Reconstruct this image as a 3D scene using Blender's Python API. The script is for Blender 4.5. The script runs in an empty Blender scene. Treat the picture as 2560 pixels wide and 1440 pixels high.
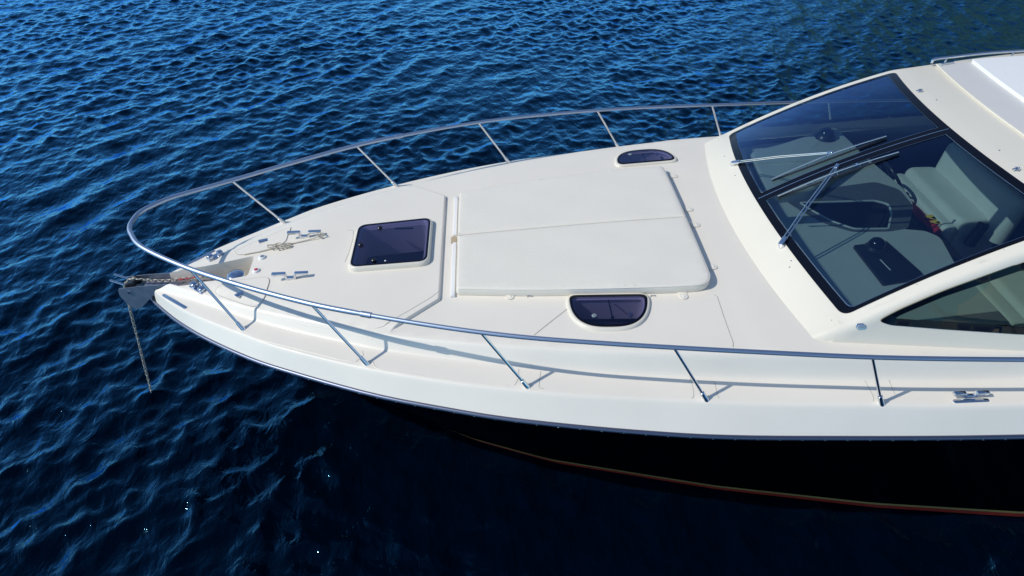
import bpy, bmesh, math, random
import numpy as np
from mathutils import Vector, Matrix
from mathutils.geometry import delaunay_2d_cdt
random.seed(7)
S = bpy.context.scene
COL = S.collection
# ------------------------------------------------------------------ camera
F_PX, PITCH, YAW = 1750.0, math.radians(38.5702), math.radians(2.46884)
CAM = Vector((0, -5.2, 5.3))
FW = Vector((math.sin(YAW)*math.cos(PITCH), math.cos(YAW)*math.cos(PITCH), -math.sin(PITCH)))
RT = Vector((math.cos(YAW), -math.sin(YAW), 0)); UP = RT.cross(FW)
cd = bpy.data.cameras.new('camera'); cam = bpy.data.objects.new('camera', cd); COL.objects.link(cam)
cd.sensor_width = 36; cd.lens = F_PX/2560*36; cd.clip_start = .1; cd.clip_end = 20000
cam.matrix_world = Matrix(((RT.x, UP.x, -FW.x, CAM.x), (RT.y, UP.y, -FW.y, CAM.y), (RT.z, UP.z, -FW.z, CAM.z), (0, 0, 0, 1)))
S.camera = cam
# ------------------------------------------------------------------ light
SUN_AZ, SUN_EL = math.radians(-170), math.radians(41.5)
sd = Vector((math.cos(SUN_AZ)*math.cos(SUN_EL), math.sin(SUN_AZ)*math.cos(SUN_EL), math.sin(SUN_EL)))
ld = bpy.data.lights.new('sun', 'SUN'); ld.energy = 3.1; ld.angle = math.radians(.5); ld.color = (1, .95, .86)
lo = bpy.data.objects.new('sun', ld); COL.objects.link(lo); lo.rotation_euler = sd.to_track_quat('Z', 'Y').to_euler()
w = bpy.data.worlds.new('World'); S.world = w; w.use_nodes = True
nt = w.node_tree; bg = nt.nodes['Background']; sky = nt.nodes.new('ShaderNodeTexSky'); sky.sky_type = 'NISHITA'
sky.sun_disc = False; sky.sun_elevation = SUN_EL; sky.sun_rotation = math.atan2(sd.x, sd.y)
sky.air_density = 1.0; sky.dust_density = 0.1; sky.ozone_density = 4.0
nt.links.new(sky.outputs[0], bg.inputs[0]); bg.inputs[1].default_value = .13
S.view_settings.view_transform = 'Standard'; S.view_settings.look = 'None'
S.view_settings.exposure = 0.0; S.view_settings.gamma = 1

# ------------------------------------------------------------------ materials
def mat(name, col, rough=.5, metal=0., spec=.5, noise=0., nscale=8., bump=0., bscale=60., coat=0., var=None):
    m = bpy.data.materials.new(name); m.use_nodes = True; t = m.node_tree; b = t.nodes['Principled BSDF']
    b.inputs['Base Color'].default_value = (*col, 1); b.inputs['Roughness'].default_value = rough
    b.inputs['Metallic'].default_value = metal; b.inputs['Specular IOR Level'].default_value = spec
    b.inputs['Coat Weight'].default_value = coat
    g = t.nodes.new('ShaderNodeNewGeometry')
    if noise:
        n = t.nodes.new('ShaderNodeTexNoise'); n.inputs['Scale'].default_value = nscale; n.inputs['Detail'].default_value = 6
        r = t.nodes.new('ShaderNodeMix'); r.data_type = 'RGBA'
        c2 = var or tuple(c*(1-noise) for c in col)
        r.inputs['A'].default_value = (*col, 1); r.inputs['B'].default_value = (*c2, 1)
        t.links.new(g.outputs['Position'], n.inputs['Vector'])
        mr = t.nodes.new('ShaderNodeMapRange'); mr.inputs['From Min'].default_value = .35; mr.inputs['From Max'].default_value = .7
        t.links.new(n.outputs['Fac'], mr.inputs['Value'])
        t.links.new(mr.outputs[0], r.inputs['Factor']); t.links.new(r.outputs['Result'], b.inputs['Base Color'])
        mr2 = t.nodes.new('ShaderNodeMapRange'); mr2.inputs['To Min'].default_value = rough*.85; mr2.inputs['To Max'].default_value = min(1, rough*1.25)
        t.links.new(n.outputs['Fac'], mr2.inputs['Value']); t.links.new(mr2.outputs[0], b.inputs['Roughness'])
    if bump:
        n = t.nodes.new('ShaderNodeTexNoise'); n.inputs['Scale'].default_value = bscale; n.inputs['Detail'].default_value = 3
        t.links.new(g.outputs['Position'], n.inputs['Vector'])
        bp = t.nodes.new('ShaderNodeBump'); bp.inputs['Strength'].default_value = bump; bp.inputs['Distance'].default_value = .004
        t.links.new(n.outputs['Fac'], bp.inputs['Height']); t.links.new(bp.outputs[0], b.inputs['Normal'])
    return m
def glass(name, tint, refl=1.0, rough=0.0, col=(1, 1, 1)):
    m = bpy.data.materials.new(name); m.use_nodes = True; t = m.node_tree; t.nodes.clear()
    o = t.nodes.new('ShaderNodeOutputMaterial'); mx = t.nodes.new('ShaderNodeMixShader')
    tr = t.nodes.new('ShaderNodeBsdfTransparent'); gl = t.nodes.new('ShaderNodeBsdfGlossy'); fr = t.nodes.new('ShaderNodeFresnel')
    t.nodes.remove(fr); tr.inputs[0].default_value = (*tint, 1); gl.inputs['Roughness'].default_value = rough; gl.inputs['Color'].default_value = (*col, 1)
    # Schlick reflectance from the unsigned angle, so light passes a single sheet equally from either side
    def mn(op, a, b=None):
        n = t.nodes.new('ShaderNodeMath'); n.operation = op
        for i, x in enumerate((a, b)):
            if x is None: continue
            if isinstance(x, (int, float)): n.inputs[i].default_value = x
            else: t.links.new(x, n.inputs[i])
        return n.outputs[0]
    g = t.nodes.new('ShaderNodeNewGeometry'); vd = t.nodes.new('ShaderNodeVectorMath'); vd.operation = 'DOT_PRODUCT'
    t.links.new(g.outputs['Incoming'], vd.inputs[0]); t.links.new(g.outputs['Normal'], vd.inputs[1])
    p = mn('POWER', mn('SUBTRACT', 1.0, mn('ABSOLUTE', vd.outputs['Value'])), 5.0)
    fac = mn('MULTIPLY', mn('ADD', mn('MULTIPLY', p, .96), .04), refl); fac = mn('MINIMUM', fac, 1.0)
    t.links.new(fac, mx.inputs[0])
    t.links.new(tr.outputs[0], mx.inputs[1]); t.links.new(gl.outputs[0], mx.inputs[2]); t.links.new(mx.outputs[0], o.inputs[0])
    return m
M = dict(
    gel=mat('cream_gelcoat', (.84, .785, .68), .42, noise=.035, nscale=2.2, bump=.05, bscale=90, coat=.15),
    gelsup=mat('superstructure_gelcoat', (.755, .71, .60), .30, noise=.03, nscale=1.7, coat=.2),
    fabric=mat('cushion_vinyl', (.805, .76, .66), .62, noise=.03, nscale=3, bump=.3, bscale=30),
    cover=mat('roof_canvas', (.84, .845, .83), .6, noise=.03, nscale=5, bump=.2, bscale=200),
    panelgrey=mat('grey_roof_panel', (.64, .635, .61), .5, noise=.03, nscale=5),
    white=mat('white_plastic', (.82, .82, .81), .35),
    steel=mat('polished_steel', (.72, .74, .78), .10, 1.0),
    railsteel=mat('rail_tube_steel', (.42, .49, .61), .45, 1.0),
    satin=mat('satin_steel', (.52, .56, .64), .16, 1.0),
    alu=mat('rub_rail_metal', (.17, .19, .26), .42, 1.0),
    hull=mat('black_hull_paint', (.0004, .0005, .001), .15, spec=.07),
    gold=mat('gold_stripe', (.24, .17, .06), .4), red=mat('red_boot_paint', (.24, .014, .006), .5, noise=.3, nscale=12),
    seal=mat('black_glazing_band', (.003, .004, .009), .12, spec=.3),
    rubber=mat('black_rubber', (.012, .013, .016), .5), black=mat('black_plastic', (.010, .011, .014), .28),
    trim=mat('silver_trim', (.7, .72, .78), .2, 1.0),
    seam=mat('deck_seam', (.42, .40, .35), .7), tan=mat('tan_backing', (.45, .36, .24), .8),
    leather=mat('cream_leather', (.62, .63, .60), .55, noise=.05, nscale=6, bump=.3, bscale=120),
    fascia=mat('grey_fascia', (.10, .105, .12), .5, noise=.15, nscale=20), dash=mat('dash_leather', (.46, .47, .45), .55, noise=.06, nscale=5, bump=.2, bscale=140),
    dimin=mat('cabin_shade_grey', (.16, .15, .17), .8, noise=.3, nscale=5), darkin=mat('interior_shade_black', (.012, .012, .020), .6, noise=.3, nscale=4),  # cabin shade is painted into both of these colours
    carpet=mat('grey_carpet', (.07, .066, .08), .9, noise=.3, nscale=60, bump=.5, bscale=200),
    redcloth=mat('red_cloth', (.42, .012, .02), .8, noise=.25, nscale=14), yellow=mat('yellow_print', (.75, .50, .05), .8),
    chain=mat('galvanised_chain', (.60, .58, .52), .42, .5, noise=.35, nscale=90, var=(.28, .24, .18)),
    redpaint=mat('red_marking_paint', (.62, .03, .05), .5), rope=mat('cream_rope', (.55, .50, .40), .85, bump=.8, bscale=400),
    channelsteel=mat('mottled_steel_channel', (.42, .40, .44), .35, .75, noise=.7, nscale=30), brushed=mat('brushed_plate', (.34, .39, .46), .35, .6, noise=.25, nscale=14),  # channel floor steel, mottled in tone by noise
    glass=glass('windscreen_glass', (.48, .62, .64), 2.4, col=(.36, .56, 1.0)), sideglass=glass('side_window_glass', (.36, .46, .42), .7),
    purple=glass('smoked_acrylic', (.38, .38, .58), 2.0, col=(.55, .65, 1.0)), grey=mat('grey_rubber_button', (.20, .24, .26), .5),
    lamp=mat('lamp_lens', (.25, .3, .38), .1, spec=.8),
)
# ------------------------------------------------------------------ object helpers
def mesh_obj(name, verts, faces, m, parent=None, smooth=True, mats=None, fm=None, label=None):
    me = bpy.data.meshes.new(name); me.from_pydata([tuple(v) for v in verts], [], faces)
    for x in (mats or [m]): me.materials.append(x)
    if fm: me.polygons.foreach_set('material_index', fm)
    bm = bmesh.new(); bm.from_mesh(me); bmesh.ops.recalc_face_normals(bm, faces=bm.faces); bm.to_mesh(me); bm.free()
    me.polygons.foreach_set('use_smooth', [smooth]*len(me.polygons)); me.update()
    o = bpy.data.objects.new(name, me); COL.objects.link(o)
    if parent: o.parent = parent
    if label: o['label'] = label
    return o
class MB:
    def __init__(s): s.v = []; s.f = []; s.m = []; s.mi = 0
    def add(s, v, f):
        n = len(s.v); s.v += [Vector(p) for p in v]; s.f += [tuple(i+n for i in q) for q in f]; s.m += [s.mi]*len(f); return s
    def tube(s, pts, r, n=12, closed=False, caps=True):
        pts = [Vector(p) for p in pts]; L = len(pts); R = r if hasattr(r, '__len__') else [r]*L
        vs = []; fs = []; prev = None
        for i, p in enumerate(pts):
            a = pts[(i-1) % L] if (closed or i > 0) else p; b = pts[(i+1) % L] if (closed or i < L-1) else p
            t = (b-a).normalized()
            if prev is None:
                u = t.orthogonal().normalized()
            else:
                u = (prev - t*prev.dot(t)).normalized()
            prev = u; w_ = t.cross(u)
            for k in range(n):
                a_ = 2*math.pi*k/n; vs.append(p+(u*math.cos(a_)+w_*math.sin(a_))*R[i])
        for i in range(L if closed else L-1):
            for k in range(n):
                j = (i+1) % L; fs.append((i*n+k, i*n+(k+1) % n, j*n+(k+1) % n, j*n+k))
        if caps and not closed:
            fs.append(tuple(range(n))); fs.append(tuple((L-1)*n+k for k in range(n)))
        return s.add(vs, fs)
    def prism(s, base, up, h, bev=0., nb=3, top=None):
        """closed outline (list of Vector) extruded along up by h, with rounded top edge"""
        base = [Vector(p) for p in base]; n = len(base); c = sum(base, Vector())/n; up = Vector(up)
        rows = [[p.copy() for p in base]]
        def inset(d):
            out = []
            for i in range(n):
                a = base[i-1]; b = base[i]; e = base[(i+1) % n]
                t1 = (b-a); t2 = (e-b); t1.normalize(); t2.normalize()
                n1 = up.cross(t1).normalized(); n2 = up.cross(t2).normalized(); nn = (n1+n2); nn.normalize()
                out.append(b+nn*d*sgn/max(.5, nn.dot(n1)))
            return out
        area = sum((base[i]-c).cross(base[(i+1) % n]-c).dot(up) for i in range(n)); sgn = 1 if area > 0 else -1
        if bev:
            for k in range(nb+1):
                a = math.pi/2*k/nb; rows.append([p+up*(h-bev+bev*math.sin(a)) for p in inset(bev*(1-math.cos(a)))])
        else: rows.append([p+up*h for p in base])
        vs = [p for r_ in rows for p in r_]; fs = []
        for r_ in range(len(rows)-1):
            for i in range(n): fs.append((r_*n+i, r_*n+(i+1) % n, (r_+1)*n+(i+1) % n, (r_+1)*n+i))
        fs.append(tuple(range((len(rows)-1)*n, len(rows)*n))); fs.append(tuple(reversed(range(n))))
        return s.add(vs, fs)
    def box(s, c, sx, sy, sz, rot=None, bev=.004):
        mt = rot or Matrix.Identity(3); c = Vector(c)
        b = [c+mt@Vector((x*sx/2, y*sy/2, -sz/2)) for x, y in rr(1, 1, min(.999, bev/min(sx, sy)*2))] if False else None
        pts = rrect(sx, sy, min(bev*1.5, sx/2.01, sy/2.01), 3)
        base = [c+mt@Vector((x, y, -sz/2)) for x, y in pts]
        return s.prism(base, mt@Vector((0, 0, 1)), sz, min(bev, sz*.45))
    def lathe(s, c, prof, axis=(0, 0, 1), n=28):
        q = Vector(axis).to_track_quat('Z', 'Y').to_matrix(); c = Vector(c); vs = []; fs = []
        for r, z in prof:
            for k in range(n):
                a = 2*math.pi*k/n; vs.append(c+q@Vector((r*math.cos(a), r*math.sin(a), z)))
        for i in range(len(prof)-1):
            for k in range(n): fs.append((i*n+k, i*n+(k+1) % n, (i+1)*n+(k+1) % n, (i+1)*n+k))
        fs.append(tuple((len(prof)-1)*n+k for k in range(n))); fs.append(tuple(reversed(range(n))))
        return s.add(vs, fs)
    def build(s, name, m, parent=None, smooth=True, mats=None, label=None, auto=True):
        o = mesh_obj(name, s.v, s.f, m, parent, smooth, mats, s.m if mats else None, label)
        if auto and smooth: sharp(o)
        return o
def sharp(o, ang=38):
    bm = bmesh.new(); bm.from_mesh(o.data)
    for e in bm.edges:
        if len(e.link_faces) == 2 and e.calc_face_angle(0) > math.radians(ang): e.smooth = False
    bm.to_mesh(o.data); bm.free()
def rrect(sx, sy, r, n=5):
    out = []
    for cx, cy, a0 in ((sx/2-r, sy/2-r, 0), (-sx/2+r, sy/2-r, 90), (-sx/2+r, -sy/2+r, 180), (sx/2-r, -sy/2+r, 270)):
        for k in range(n+1):
            a = math.radians(a0+90*k/n); out.append((cx+r*math.cos(a), cy+r*math.sin(a)))
    return out
def roundpoly(pts, r, n=5):
    """2D polygon with rounded corners; r scalar or per corner"""
    out = []; L = len(pts); R = r if hasattr(r, '__len__') else [r]*L
    for i in range(L):
        a, b, c = Vector(pts[i-1]), Vector(pts[i]), Vector(pts[(i+1) % L])
        d1, d2 = (a-b), (c-b); rr_ = min(R[i], d1.length*.48, d2.length*.48)
        if rr_ < 1e-4: out.append(tuple(b)); continue
        p, q = b+d1.normalized()*rr_, b+d2.normalized()*rr_
        for k in range(n+1):
            t = k/n; out.append(tuple(p*(1-t)**2+b*2*t*(1-t)+q*t*t))
    return out
def densify(pts, d, closed=True):
    out = []; L = len(pts)
    for i in range(L if closed else L-1):
        a, b = Vector(pts[i]), Vector(pts[(i+1) % L]); n = max(1, int(math.ceil((b-a).length/d)))
        for k in range(n): out.append(tuple(a.lerp(b, k/n)))
    if not closed: out.append(tuple(pts[-1]))
    return out
def spline(pts, per=8, closed=False):
    P = [Vector(p) for p in pts]; out = []; L = len(P)
    for i in range(L if closed else L-1):
        if closed: p0, p1, p2, p3 = P[i-1], P[i], P[(i+1) % L], P[(i+2) % L]
        else: p1, p2 = P[i], P[i+1]; p0 = P[i-1] if i else p1*2-p2; p3 = P[i+2] if i+2 < L else p2*2-p1
        for k in range(per):
            t = k/per
            out.append(.5*((2*p1)+(p2-p0)*t+(2*p0-5*p1+4*p2-p3)*t*t+(3*p1-p0-3*p2+p3)*t**3))
    if not closed: out.append(P[-1])
    return out
def inside(p, poly):
    x, y = p; c = False; n = len(poly)
    for i in range(n):
        x1, y1 = poly[i][:2]; x2, y2 = poly[i-1][:2]
        if (y1 > y) != (y2 > y) and x < (x2-x1)*(y-y1)/(y2-y1)+x1: c = not c
    return c
def cdt(outer, holes, lines, d, fn, jit=.0):
    """triangulate a 2-D region (outer minus holes) with extra constraint lines, map each point through fn"""
    vs = []; es = []
    def loop(pl, closed):
        n0 = len(vs); vs.extend(Vector(p) for p in pl); n = len(pl)
        for i in range(n if closed else n-1): es.append((n0+i, n0+(i+1) % n))
    loop(outer, True)
    for h in holes: loop(h, True)
    for l in lines: loop(l, False)
    ox = np.array(outer); key = set()
    for v in vs: key.add((round(v[0]/(d*.55)), round(v[1]/(d*.55))))
    x0, y0 = ox.min(0); x1, y1 = ox.max(0); nx = int((x1-x0)/d); ny = int((y1-y0)/d)
    poly = [tuple(p) for p in outer]
    for i in range(nx+1):
        for j in range(ny+1):
            p = (x0+(i+.5)*d+(.25*d if j % 2 else 0), y0+(j+.5)*d)
            if (round(p[0]/(d*.55)), round(p[1]/(d*.55))) in key: continue
            if inside(p, poly) and not any(inside(p, h) for h in holes): vs.append(Vector(p))
    r = delaunay_2d_cdt(vs, es, [], 0, 1e-5); rv, rf = r[0], r[2]; faces = []
    for f in rf:
        c = sum((rv[i] for i in f), Vector((0, 0)))/len(f)
        if inside(c, poly) and not any(inside(c, h) for h in holes): faces.append(tuple(f))
    used = sorted({i for f in faces for i in f}); mp = {a: b for b, a in enumerate(used)}
    return [fn(*rv[i]) for i in used], [tuple(mp[i] for i in f) for f in faces]
def tag(o, label, cat, group=None):
    o['label'] = label; o['category'] = cat
    if group: o['group'] = group
    return o
def empty(name, loc=(0, 0, 0)):
    o = bpy.data.objects.new(name, None); COL.objects.link(o); o.location = loc; return o

# ------------------------------------------------------------------ surveying: where a line of sight meets a surface of the boat
def ray(u, v): return FW+RT*((u-1280)/F_PX)-UP*((v-720)/F_PX)
def at_z(u, v, z): d = ray(u, v); return CAM+d*((z-CAM.z)/d.z)
def at_y(u, v, y): d = ray(u, v); return CAM+d*((y-CAM.y)/d.y)
def on_deck(u, v, up=0.):
    z = 1.6
    for i in range(30): p = at_z(u, v, z+up); z = .5*z+.5*deck_z(p.x, p.y)
    return at_z(u, v, z+up)
I = lambda x, xs, ys: float(np.interp(x, xs, ys))
def sstep(t): t = min(1, max(0, t)); return t*t*(3-2*t)

# ================================================================== WATER
def make_water():
    rng = np.random.default_rng(5)
    def axis(lo, hi, c0, c1, d0):
        core = np.arange(c0, c1, d0); out = [core]
        p = c1; d = d0; a = []
        while p < hi: a.append(p); d *= 1.045; p += d
        out.append(np.array(a)); p = c0; d = d0; b = []
        while p > lo: d *= 1.045; p -= d; b.append(p)
        return np.concatenate([np.array(b)[::-1]]+out)
    xs = axis(-4000, 4000, -13.5, 15.5, .034); ys = axis(-4000, 4000, -3.6, 15.0, .034)
    X, Y = np.meshgrid(xs, ys); X = X.astype(np.float32); Y = Y.astype(np.float32)
    dx = np.gradient(xs); dy = np.gradient(ys); SP = np.maximum(*np.meshgrid(dx, dy)).astype(np.float32)
    Z = np.zeros_like(X); DX = np.zeros_like(X); DY = np.zeros_like(X)
    n = 170
    # patchiness of the breeze: slow modulation of ripple height
    g1 = .5+.5*np.sin(X*.55+1.3*np.sin(Y*.31)+.7)*np.sin(Y*.62+1.1*np.sin(X*.4))
    for i in range(n):
        lam = float(np.exp(rng.uniform(math.log(.10), math.log(.95))))
        th = math.radians(-30)+rng.normal()*(.62 if lam > .4 else .95)
        k = 2*math.pi/lam; sl = .020 if lam > .4 else .028
        a = sl/k*rng.uniform(.5, 1.5); ph = rng.uniform(0, 6.28)
        kx, ky = k*math.cos(th), k*math.sin(th)
        # gentle warp so crests are not ruler straight
        P = kx*X+ky*Y+ph+1.0*np.sin(.9*X/ (lam+.4)*.6+ph*2)+1.0*np.sin(1.1*Y/(lam+.4)*.6+ph*3)
        wgt = np.clip(2.0-SP/(lam*.22), 0, 1)*a
        if lam < .5: wgt = wgt*(.45+.95*g1)
        Z += wgt*np.sin(P); DX -= wgt*.7*math.cos(th)*np.cos(P)*-1; DY -= wgt*.7*math.sin(th)*np.cos(P)*-1
    X2 = X+DX; Y2 = Y+DY
    h, wd = X.shape; co = np.stack([X2, Y2, Z], -1).reshape(-1, 3)
    idx = np.arange(h*wd).reshape(h, wd); f = np.stack([idx[:-1, :-1], idx[:-1, 1:], idx[1:, 1:], idx[1:, :-1]], -1).reshape(-1, 4)
    me = bpy.data.meshes.new('sea'); me.vertices.add(len(co)); me.vertices.foreach_set('co', co.ravel().astype(np.float32))
    me.loops.add(f.size); me.loops.foreach_set('vertex_index', f.ravel().astype(np.int32))
    me.polygons.add(len(f)); me.polygons.foreach_set('loop_start', np.arange(0, f.size, 4, dtype=np.int32))
    me.polygons.foreach_set('loop_total', np.full(len(f), 4, dtype=np.int32)); me.polygons.foreach_set('use_smooth', np.ones(len(f), dtype=bool))
    me.update(); o = bpy.data.objects.new('sea', me); COL.objects.link(o); o['kind'] = 'structure'
    m = bpy.data.materials.new('sea_water'); m.use_nodes = True; t = m.node_tree; t.nodes.clear(); N = t.nodes.new; L = t.links.new
    out = N('ShaderNodeOutputMaterial'); mx = N('ShaderNodeMixShader'); df = N('ShaderNodeBsdfDiffuse'); gl = N('ShaderNodeBsdfGlossy'); fr = N('ShaderNodeFresnel')
    df.inputs[0].default_value = (.0, .0024, .0085, 1); gl.inputs['Roughness'].default_value = .045; gl.inputs['Color'].default_value = (.22, .66, 1, 1); fr.inputs[0].default_value = 1.34
    mu = N('ShaderNodeMath'); mu.operation = 'MULTIPLY_ADD'; mu.inputs[1].default_value = 3.5; mu.inputs[2].default_value = -.066; mu.use_clamp = True
    g = N('ShaderNodeNewGeometry'); mp = N('ShaderNodeMapping'); mp.inputs['Rotation'].default_value = (0, 0, math.radians(30)); mp.inputs['Scale'].default_value = (1.0, .6, 1)
    L(g.outputs['Position'], mp.inputs['Vector'])
    prev = None
    for sc, dist, st, det in ((.45, .5, .22, 4), (3.0, .06, .4, 3), (10, .026, .6, 3), (28, .006, .5, 2)):
        n1 = N('ShaderNodeTexNoise'); n1.inputs['Scale'].default_value = sc; n1.inputs['Detail'].default_value = det; n1.inputs['Distortion'].default_value = .7
        L(mp.outputs[0], n1.inputs['Vector']); b1 = N('ShaderNodeBump'); b1.inputs['Distance'].default_value = dist; b1.inputs['Strength'].default_value = st
        L(n1.outputs['Fac'], b1.inputs['Height'])
        if prev: L(prev.outputs[0], b1.inputs['Normal'])
        prev = b1
    for x in (df, gl, fr): L(prev.outputs[0], x.inputs['Normal'])
    L(fr.outputs[0], mu.inputs[0]); L(mu.outputs[0], mx.inputs[0]); L(df.outputs[0], mx.inputs[1]); L(gl.outputs[0], mx.inputs[2]); L(mx.outputs[0], out.inputs[0])
    me.materials.append(m)
make_water()
def make_hills():
    rng = np.random.default_rng(3); na, nr = 150, 40; v = []; f = []
    az = np.radians(np.linspace(-30, 82, na)); ph = rng.uniform(0, 6.28, (12, 2))
    for i, a in enumerate(az):
        env = sstep((math.degrees(a)+22)/40)*(.12+.88*sstep((math.degrees(a)-14)/24))*sstep((84-math.degrees(a))/34)
        for j in range(nr):
            r = 105+j*5.0; x, y = r*math.sin(a), r*math.cos(a)
            rid = 1-abs(2*min(1, j/(nr*.95))-1)**1.5
            n = sum(math.sin(x*.02*1.6**k+ph[k, 0]+y*.013*1.6**k)*math.sin(y*.022*1.6**k+ph[k, 1])/1.5**k for k in range(8))
            v.append((x, y, -1.0+(62+18*n)*env*rid+ (3*n if j > 1 else 0)*rid*env))
    for i in range(na-1):
        for j in range(nr-1): f.append((i*nr+j, (i+1)*nr+j, (i+1)*nr+j+1, i*nr+j+1))
    m = mat('hillside', (.030, .040, .018), .95, noise=.5, nscale=.09, var=(.09, .07, .05))
    o = mesh_obj('hills', v, f, m); o['kind'] = 'structure'

make_hills()
# ================================================================== YACHT
yacht = empty('motor_yacht', (2.5, 0, 0))
tag(yacht, 'cream decked motor yacht with a black hull lying at anchor on the blue sea', 'yacht')
YOFF = Vector((2.5, 0, 0))
# all parts are modelled in world coordinates; keep them there under the empty
def adopt(o, parent=None):
    p = parent or yacht
    o.parent = p; o.matrix_parent_inverse = Matrix.Translation(-YOFF)if p is yacht else Matrix.Identity(4)
    return o
XC = [-3.2, -2.9, -2.1, -1.7, -1.16, -.5, 0, 1, 1.8, 2.3, 4.5, 8]; ZC = [1.325, 1.385, 1.505, 1.565, 1.62, 1.675, 1.72, 1.795, 1.84, 1.862, 1.90, 1.95]
XL = [-3.2, -2.8, -2.587, -2.0, -1.67, -1.03, -.38, .2, .77, 1.88, 2.69, 4.5, 8]; ZL = [1.29, 1.335, 1.367, 1.43, 1.46, 1.502, 1.54, 1.57, 1.59, 1.62, 1.643, 1.68, 1.72]
XR = [-3.1, -2.76, -2.34, -1.94, -1.59, -1.17, -.85, -.38, .22, 1.0, 1.92, 2.75, 3.75, 6, 8]; YR = [.0, .20, .444, .675, .845, 1.02, 1.145, 1.283, 1.425, 1.565, 1.68, 1.753, 1.80, 1.84, 1.8]
XK = [-3.12, -2.984, -2.795, -2.587, -2.02, -1.67, -1.035, -.376, .208, .773, 1.88, 2.69, 3.67, 6, 8]; YK = [.02, .156, .33, .501, .865, 1.07, 1.345, 1.565, 1.71, 1.815, 1.956, 2.025, 2.085, 2.1, 2.05]
XB = [-3.15, -3.01, -2.735, -2.457, -2.066, -1.69, -.953, -.385, .203, 1.047, 1.875, 3.695, 6, 8]; YB = [.0, .155, .42, .648, .916, 1.13, 1.468, 1.665, 1.832, 1.988, 2.082, 2.188, 2.21, 2.17]
def drop(x): return float(np.interp(x, [-3.2, -2.5, -1.9, -1, .2, 1.9, 8], [.125, .145, .155, .16, .175, .20, .20]))
def smooth_table(X, Y):
    P = [p for p in spline([(a, b, 0) for a, b in zip(X, Y)], 10)]; return [p.x for p in P], [p.y for p in P]
for nm in ('C', 'L', 'R', 'K', 'B'):
    a, b = smooth_table(globals()['X'+nm], globals()['Z'+nm if nm in 'CL' else 'Y'+nm])
    globals()['X'+nm] = a; globals()['Z'+nm if nm in 'CL' else 'Y'+nm] = b
def step_x(y):      # aft edge of the raised foredeck panel
    a = abs(y); return -.405-max(0, a-.80)*1.22
def deck_z(x, y):
    a = abs(y); yr = I(x, XR, YR); yk = max(I(x, XK, YK), yr+.03); yb = max(I(x, XB, YB), yk+.005); zl = I(x, XL, ZL); zc = I(x, XC, ZC)
    top = zc-.03*(a/1.5)**2
    top += .028*(1-sstep((x-step_x(y))/.014)) * sstep((yr-.05-a)/.09)
    y2 = yr+.032
    if a < yr-.03: return top
    if a < y2+.03:
        t = (a-(yr-.03))/(y2+.06-yr); k = sstep(t); return top*(1-k)+(zl+.012)*k
    dr = drop(x)
    ze = zl+.012*(1-(a-y2)/max(.01, yk-y2)) if a < yk else zl
    t = (a-yk)/(yb-yk); zo = zl-dr*t*(1+.0*t); r = .018*min(1, (yb-yk)/.09)
    if a < yk-r: return ze
    if a < yk+r: k = (a-yk+r)/(2*r); return (zl)-dr/(yb-yk)*r*.5*k*k*1.0 - (0 if k < 1 else 0) - dr/(yb-yk)*r*.5*k*k
    return zo if t < 1 else zl-dr
# openings in the deck
hatch_c = Vector((-.846, 0.0)); 
hp = [on_deck(*q) for q in ((888, 662), (905, 568), (1078, 550), (1072, 652))]
HATCH = [(-1.15, -.285), (-1.15, .285), (-.56, .300), (-.56, -.300)]
hatch_hole = roundpoly([(x, y) for x, y in HATCH], .05)
def dshape(cx, cyflat, w, h, side, inset=0., n=40, rot=0.):
    """D outline with softened corners: flat edge at y=cyflat, belly outboard. side=-1 near"""
    W = w/2-inset; Hh = h-2*inset; cr = max(.012, .05-inset*.5); out = []
    for k in range(n+1):
        a = math.pi*k/n; ca, sa = math.cos(a), math.sin(a); px = W*math.copysign(abs(ca)**.72, ca); py = Hh*abs(sa)**.80
        if py > cr: out.append((px, inset+py))
    def arc(p0, p1, p2, m=6): return [tuple((1-t)**2*p0[i]+2*t*(1-t)*p1[i]+t*t*p2[i] for i in (0, 1)) for t in np.linspace(0, 1, m)]
    W2 = out[0][0]
    out = arc((W-cr*1.3, inset), (W, inset), out[0])[:-1]+out+arc(out[-1], (-W, inset), (-W+cr*1.3, inset))[1:]
    cr_, sr_ = math.cos(rot), math.sin(rot)
    return densify([(cx+x*cr_-side*y*sr_, cyflat+x*sr_+side*y*cr_) for x, y in out], .03)
# near porthole centre / far porthole centre found by line of sight
pa = on_deck(1524, 744); pb = on_deck(1528, 822); nl = on_deck(1428, 752); nr = on_deck(1616, 756)
fa = on_deck(1620, 412); fb = on_deck(1608, 379); fl = on_deck(1545, 405); fr_ = on_deck(1690, 405)
NP = dict(cx=.945, y=-.925, w=.625, h=.385, s=-1, r=-.100)
FP = dict(cx=1.66, y=1.135, w=.61, h=.31, s=1, r=.035)
def dpoly(P, inset): return dshape(P['cx'], P['y'], P['w'], P['h'], P['s'], inset, rot=P['r'])
port_holes = [dpoly(NP, .045), dpoly(FP, .045)]
wp = [on_deck(*q) for q in ((503, 668), (637, 639), (619, 689), (577, 697), (500, 706))]
WELL = [(-3.16, -.10), (-3.16, .115)]+[(p.x, p.y) for p in wp]
well_hole = densify(roundpoly(WELL, [.01, .01, .1, .03, .03, .08, .1], 3), .05)
sup_hole = [(2.165+.075*y*y+.05, y) for y in np.linspace(-1.48, 1.48, 40)]
sup_hole += [(x, 1.50+.128*(x-2.334)) for x in np.linspace(2.6, 6.4, 30)]+[(x, -1.50-.128*(x-2.334)) for x in np.linspace(6.4, 2.6, 30)]
def bandline(X, Y, sgn, x0, x1, off=0., d=.05):
    n = int((x1-x0)/d); return [(x, sgn*(max(.004, I(x, X, Y)+off))) for x in np.linspace(x0, x1, n)]
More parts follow.
